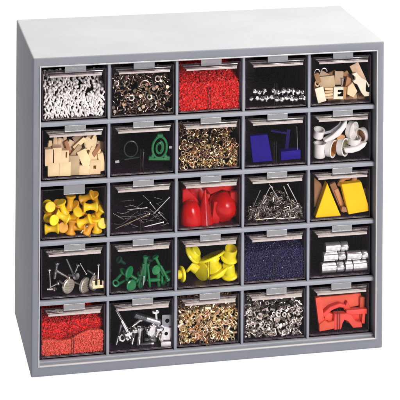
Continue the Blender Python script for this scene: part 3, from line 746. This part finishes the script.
put('pink_bracket', None, 336, 252, 4, 0, 0, 'small pale pinkish bracket with three upright teeth', 'bracket',
    parts=(('plate', mk(lambda b: box(b, (0, 0, -3), (12.5, 3.4, 3)), 'gold', bevel=.3)),
           ('tooth', mk(lambda b: box(b, (-4.6, 0, .4), (2.6, 3, 5)), 'gold', bevel=.3)),
           ('tooth', mk(lambda b: box(b, (0, 0, .8), (2.8, 3, 6)), 'gold', bevel=.3)),
           ('tooth', mk(lambda b: box(b, (4.6, 0, .4), (2.6, 3, 5)), 'gold', bevel=.3))))
CUR = (3, 1)
G = 1.2
def gpeg(cx, cy, dy, a, t, r, L, lab, mat='green', hh=2.0, sr=1.5):
    def head(b): lathe(b, [(0, L / 2), (r * .9, L / 2), (r, L / 2 + .6), (r, L / 2 + hh - .6), (r * .8, L / 2 + hh), (r * .5, L / 2 + hh - .5), (0, L / 2 + hh - .5)], 20)
    def stem(b): lathe(b, [(0, -L / 2), (sr * .6, -L / 2), (sr, -L / 2 + 2), (sr * .9, L / 2 + .1), (0, L / 2 + .1)], 12)
    return put('green_peg', None, cx, cy, dy, a, t, lab, 'peg', parts=(('head', mk(head, mat)), ('stem', mk(stem, mat))))
gpeg(103, 190, 8, 100, 46, 5.8, 9, 'green peg with its oval head facing out, above the disc on the floor side')
gpeg(123, 264, 8, 90, 66, 5.4, 9, 'green peg with a round head facing out, lowest of its drawer')
gpeg(262, 178, 8, 88, 70, 4.4, 9, 'green peg with a small round head facing out near the upright stems')
gpeg(214, 190, 6, 4, 0, 2.6, 22, 'tall upright green peg in the middle', sr=2.2)
gpeg(196, 215, 5, 12, 0, 1.8, 17, 'upright green peg touching the tall middle one', sr=1.2)
gpeg(238, 225, 5, -6, 0, 1.8, 20, 'thin upright green peg on the other side of the tall one', sr=1.2)
gpeg(300, 172, 6, -24, 0, 3.0, 19, 'leaning green peg high beside the small round head', sr=1.5)
gpeg(322, 200, 4, 152, 0, 2.2, 15, 'green peg leaning the other way at the far side', sr=1.3)
gpeg(266, 244, 6, 90, 4, 4.2, 13, 'green peg lying level below the small round head', sr=1.8)
gpeg(292, 240, 7, 178, 0, 3.0, 14, 'green peg standing head down beside the level one', sr=2.0)
gpeg(140, 222, 7, 122, 10, 3.0, 12, 'green peg slanting between the two facing heads', sr=1.8)
gpeg(72, 225, 9, 40, 10, 4.2, 10, 'green peg leaning near the drawer wall')
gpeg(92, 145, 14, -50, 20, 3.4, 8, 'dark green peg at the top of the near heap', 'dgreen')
gpeg(176, 240, 9, 20, 20, 3.2, 10, 'green peg half hidden behind the upright ones')
gpeg(340, 200, 9, 70, 10, 2.4, 9, 'short green peg at the far drawer wall')
gpeg(325, 255, 8, 30, 20, 3.0, 9, 'green peg low in the far corner')
gpeg(160, 270, 10, 80, 30, 4.4, 9, 'green peg lying on the floor beside the lowest round head')
gpeg(85, 258, 12, 60, 10, 4.0, 11, 'green peg behind the ring near the floor')
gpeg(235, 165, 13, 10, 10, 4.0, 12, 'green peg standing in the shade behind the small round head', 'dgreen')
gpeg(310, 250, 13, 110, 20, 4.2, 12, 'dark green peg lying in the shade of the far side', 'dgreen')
put('pale_green_ring', ring(3.6, .9, 'green'), 54, 262, 2.5, 20, 50, 'green ring lying near the floor by the wall', 'ring')
put('silver_pin', needle(9, .5, 'bright'), 210, 250, 1.2, 2, 0, 'bright short pin standing before the tall green peg', 'pin')
CUR = (3, 2)
G = 1.12
def plug(cx, cy, dy, a, t, r, h, lab, sr=.55, hollow=False):
    fl = mk(lambda b: lathe(b, [(0, 0), (r * .95, 0), (r, .8), (r, 1.7), (r * .93, 2.6), (r * sr, 3.2), (0, 3.3)], 30), 'lemon')
    def c(b):
        if hollow: lathe(b, [(r * sr, 3), (r * sr, 3 + h), (r * sr - .9, 3 + h), (r * sr - 1.0, 4), (0, 4)], 26)
        else: lathe(b, [(r * sr, 3), (r * sr, 3 + h - .8), (r * sr - .8, 3 + h), (0, 3 + h)], 26)
    return put('yellow_plug', None, cx, cy, dy, a, t, lab, 'plug', parts=(('flange', fl), ('stem', mk(c, 'lemon'))))
plug(100, 122, 12, 48, 24, 11, 4, 'bright yellow plug tilted high beside the drawer wall')
plug(92, 180, 14, 130, 20, 8.5, 6, 'bright yellow plug below the tilted one')
plug(48, 232, 9, 270, 16, 8, 5, 'bright yellow plug cut off by the drawer wall')
plug(150, 218, 13, 88, -38, 9.8, 4, 'bright yellow plug showing its flat oval underside', .5)
plug(205, 130, 10, 160, 14, 14.5, 4, 'widest bright yellow plug lying aslant at the top', .5)
plug(222, 205, 14, 338, 10, 9, 8, 'bright yellow plug standing under the widest one', .8)
plug(240, 216, 9, 152, 10, 12.5, 3, 'bright yellow plug lying aslant in the lower middle', .5)
plug(308, 146, 11, 4, 24, 9.4, 10, 'bright yellow hat shaped plug with an open top', .68, True)
plug(312, 238, 11, -14, 18, 9.6, 11, 'bright yellow hat shaped plug beneath the open one', .62)
CUR = (3, 3)
granules(3, 3, 'blue_granules', 'bluebead', 'dark blue fine granules filling a fourth row drawer', 35, .42, 1.75, 3600, hmax=47, wave=.8)
CUR = (3, 4); G = 1.06
def barrel(x0, x1, xg, y, dy, r, lab, flip=False):
    """a silver barrel with a separate end cap; x in crop pixels"""
    L = (x1 - x0) * .2045; g = (xg - (x0 + x1) / 2) * .2045
    def body(b):
        lathe(b, [(0, g + .4), (r * .95, g + .4), (r, g + .8), (r, L / 2 - 1.2), (r * .9, L / 2 - 1), (r, L / 2 - .8), (r * .95, L / 2), (0, L / 2)], 24)
    def capm(b): lathe(b, [(0, -L / 2), (r * .96, -L / 2), (r * 1.02, -L / 2 + .4), (r * 1.02, g - .9), (r * .9, g - .5), (r * .7, g + .5), (0, g + .5)], 24)
    return put('silver_barrel', None, (x0 + x1) / 2, y, dy, 90, 0, lab, 'barrel', parts=(('body', mk(body, 'barrel')), ('end_cap', mk(capm, 'barrel'))), spin=0)
barrel(83, 205, 165, 250, 6, 5.6, 'silver barrel on the floor beneath the shorter stack')
barrel(213, 335, 255, 240, 6.5, 5.9, 'silver barrel on the floor at the far end, its cap toward the middle')
barrel(94, 213, 175, 189, 6.5, 4.8, 'silver barrel in the middle tier under the topmost one')
barrel(224, 345, 305, 182, 6.5, 4.8, 'silver barrel in the middle tier at the far end')
barrel(106, 228, 188, 136, 7, 5.0, 'silver barrel on top of the stack')

# ================================================================== row 5
CUR = (4, 0)
granules(4, 0, 'lit_granules', 'litredbead', 'red granules coloured paler as lit in front, lower half of the corner drawer', 24, -.2, 1.5, 3400, hmax=46, wave=3.2, depth=20, ph=-1.2, fn=lambda x: 21.5 + x * .13 + 2.6 * math.sin(x * .12 - .6))
granules(4, 0, 'red_granules', 'redbead', 'deep red granules heaped behind the lit ones', 36, .35, 1.7, 3200, hmax=47, wave=1.0, y0=21, zlow=15, depth=60)
CUR = (4, 1)
G = 1.16
def bolt(cx, cy, dy, a, t, r, L, mat, lab, hh=3.4, sr=1.9, hexa=False):
    def head(b): lathe(b, [(0, L / 2 - .1), (r, L / 2), (r, L / 2 + hh * .5), (r * .85, L / 2 + hh * .85), (r * .4, L / 2 + hh), (0, L / 2 + hh)], 6 if hexa else 24)
    def shank(b):
        pr = [(0, -L / 2), (sr * .8, -L / 2)]; z = -L / 2 + .5
        while z < 0: pr += [(sr, z), (sr * .82, z + .55)]; z += 1.1
        pr += [(sr, .3), (sr, L / 2), (0, L / 2)]
        lathe(b, pr, 16)
    return put('silver_bolt', None, cx, cy, dy, a, t, lab, 'bolt', parts=(('head', mk(head, mat)), ('shank', mk(shank, mat))))
bolt(88, 158, 5.5, 152, 14, 5.6, 24, 'chrome', 'bolt slanting down from the top corner, round head in the heap', sr=1.9)
bolt(222, 146, 6, 110, 2, 3.6, 24, 'steel', 'thick blue grey bolt lying across near the top', sr=3.2)
bolt(281, 150, 5, -6, 4, 4.4, 15, 'chrome', 'bright round headed bolt standing at the end of the thick bolt', sr=1.6)
bolt(232, 204, 10, 84, 62, 6.2, 12, 'chrome', 'bolt with its broad round head facing out in the middle')
bolt(160, 180, 9, 50, 6, 2.4, 13, 'nickel', 'slim bolt leaning between the slanting and the thick bolt', sr=1.5)
bolt(112, 232, 6, 140, 40, 4.2, 8, 'chrome', 'short bolt below the slanting bolt')
bolt(152, 250, 9, 10, 10, 4.6, 14, 'silver', 'bolt standing in the lower middle beside the rib')
bolt(186, 248, 6, 4, 6, 3.4, 15, 'chrome', 'narrow bolt standing close to the middle rib')
bolt(284, 236, 6, 20, 10, 4.4, 13, 'chrome', 'bolt standing near the square washers')
bolt(240, 262, 9, 60, 40, 4.0, 9, 'silver', 'small bolt under the broad round head')
bolt(70, 240, 12, 14, 6, 2.6, 18, 'steel', 'dull bolt standing in the shade of the near corner', sr=1.8)
bolt(210, 290, 7, 86, 4, 2.8, 14, 'steel', 'dull bolt lying on the drawer floor')
def washer(mat, w, h):
    def f(b):
        n = 24; t = 1.4; fr = []
        for y in (-t / 2, t / 2):
            o = []
            for i in range(n):
                a = 2 * math.pi * i / n; c_, s_ = math.cos(a), math.sin(a); m = max(abs(c_), abs(s_))
                o.append(b.verts.new((w / 2 * c_ / m, y, h / 2 * s_ / m)))
            q = [b.verts.new((w * .2 * math.cos(2 * math.pi * i / n), y, w * .2 * math.sin(2 * math.pi * i / n))) for i in range(n)]
            fr += [o, q]
        ob, ib, ot, it = fr
        for i in range(n):
            j = (i + 1) % n
            b.faces.new((ob[i], ob[j], ib[j], ib[i])); b.faces.new((ot[i], ot[j], it[j], it[i]))
            b.faces.new((ob[i], ob[j], ot[j], ot[i])); b.faces.new((ib[i], ib[j], it[j], it[i]))
    return mk(f, mat)
put('square_washer', washer('bright', 9, 11.5), 334, 230, 4, 4, 0, 'bright square washer with a round hole', 'washer')
put('square_washer', washer('steel', 10.5, 11.5), 340, 158, 6, 2, 0, 'dull grey square washer above the bright one', 'washer')
put('silver_block', block(10, 5, 5, 'bright', .6), 332, 287, 3.4, 0, 0, 'small bright block under the bright square washer', 'block')
put('steel_ring', ring(4.6, 1.0, 'nickel'), 310, 250, 3, 80, 40, 'steel ring between the bolts and the square washers', 'ring')
for i in range(26):
    x = rnd.uniform(60, 350); y = rnd.uniform(215, 300)
    put('small_nut', hexnut('steel' if i % 2 else 'silver', 3.2, 1.7, 2.4), x, y, rnd.uniform(10, 26), rnd.uniform(0, 180), rnd.uniform(20, 80), 'small grey nut in the shade behind the silver bolts', 'nut', group='nuts behind the silver bolts', s=rnd.uniform(.8, 1.2))
CUR = (4, 2)
heap(4, 2, [eyelet(5, 1.5, .95, 2.1, 'gold'), eyelet(6, 1.4, .9, 1.9, 'brass'), ring(2.3, .6, 'gold'), rivet(5, 1.2, 2.0, 1.2, 'gold')], 'brass_tube_rivet', 'small pale brass tube rivet in the bottom middle drawer', 'rivet', 'brass tube rivets in the bottom row',
     40, .2, 2.65, 298, smin=1.05, smax=1.4, bumpy=1, hmax=47)
CUR = (4, 3)
heap(4, 3, [rivet(5.5, 1.0, 1.9, 1.3, 'nickel'), hexnut('nickel', 2.2, 1.1, 2.2), eyelet(4.4, 1.5, .9, 2.2, 'nickel')], 'silver_rivet', 'small warm silver rivet in the bottom row beside the red blocks', 'rivet', 'silver rivets in the bottom row',
     35, .25, 2.95, 250, smin=1, smax=1.25, bumpy=1, hmax=45)
CUR = (4, 4)
G = 1.08
P5 = 'red_clip'
put('red_upright_piece', block(6.5, 35, 6, 'coral', .7), 76, 204, 6, -8, 0, 'coral red slab standing against the drawer wall', 'slab')
put('red_plate', plate([(-112, -36), (112, -40), (112, 20), (60, 26), (0, 14), (-60, 30), (-112, 44)], 4, 'coral', .5), 190, 146, 15, 0, -8, 'broad coral red plate across the back', 'plate')
put('red_bar', plate([(-62, 20), (-20, -12), (30, -26), (62, -16), (60, 2), (28, -6), (-12, 8), (-52, 42)], 6, 'coral', .6), 152, 176, 8, 0, 0, 'bent coral red bar in front of the broad plate', 'bar')
put('red_arch', plate([(-30, -34), (36, -30), (60, -24), (86, 16), (116, 22), (120, 48), (70, 48), (44, 12), (20, 0), (8, 20), (6, 50), (-32, 50), (-34, 10)], 8, 'coral', .7), 184, 236, 5.4, 0, 0, 'coral red arched clip spanning the drawer floor', 'clip')
put('red_level_bar', block(23, 5.2, 6, 'coral', .7), 278, 194, 5.4, 1, 0, 'coral red bar lying level in the far half', 'bar')
put('red_post', block(5.2, 26, 6, 'coral', .6), 308, 180, 12, 2, 0, 'coral red post standing behind the level bar', 'post')
put('red_block', plate([(-44, -40), (40, -34), (42, 36), (0, 44), (-44, 30)], 7, 'coral', .6), 262, 216, 14, 0, 0, 'coral red block beneath the level bar', 'block')
put('red_notched_piece', plate([(-48, -6), (-20, -26), (4, -10), (44, -20), (50, 20), (10, 26), (-46, 32)], 6, 'coral', .6), 118, 266, 4.6, 0, 0, 'coral red notched foot piece low by the slab', 'foot piece')
put('red_stub', block(9, 8, 6, 'coral', .6), 124, 222, 9, 20, 0, 'small coral red block above the notched foot piece', 'block')
put('red_wedge', plate([(-20, 20), (0, -24), (22, 22)], 5, 'coral', .5), 226, 160, 9, 0, 0, 'small coral red wedge in the middle of the drawer', 'wedge')
put('red_rod', block(3.2, 13, 4, 'coral', .5), 318, 226, 6, 4, 0, 'thin coral red rod beneath the end of the level bar', 'rod')

# ------------------------------------------------------------------ light: studio lamps, no sky
def area(name, loc, target, sx, sy, power, col=(1, 1, 1)):
    l = bpy.data.lights.new(name, 'AREA'); l.shape = 'RECTANGLE'; l.size = sx; l.size_y = sy; l.energy = power; l.color = col
    o = bpy.data.objects.new(name, l); COL.objects.link(o); o.location = loc
    o.rotation_euler = (Vector(target) - Vector(loc)).to_track_quat('-Z', 'Y').to_euler()
area('overhead_softbox', (1.3, .55, 3.0), (.4, .2, 0), 3.4, 3.6, 510, (1, .975, .82))
area('front_softbox', (1.1, -2.4, 1.1), (.2, 0, .17), .8, .8, 76, (1, .975, .95))
w = bpy.data.worlds.new('World'); sc.world = w; w.use_nodes = True
w.node_tree.nodes['Background'].inputs[0].default_value = (.86, .92, 1, 1)
w.node_tree.nodes['Background'].inputs[1].default_value = .07
sc.view_settings.view_transform = 'Standard'; sc.view_settings.look = 'None'; sc.view_settings.exposure = 0; sc.view_settings.gamma = 1
sc.cycles.max_bounces = 10; sc.cycles.transparent_max_bounces = 24; sc.cycles.caustics_reflective = False
sc.cycles.sample_clamp_indirect = 6
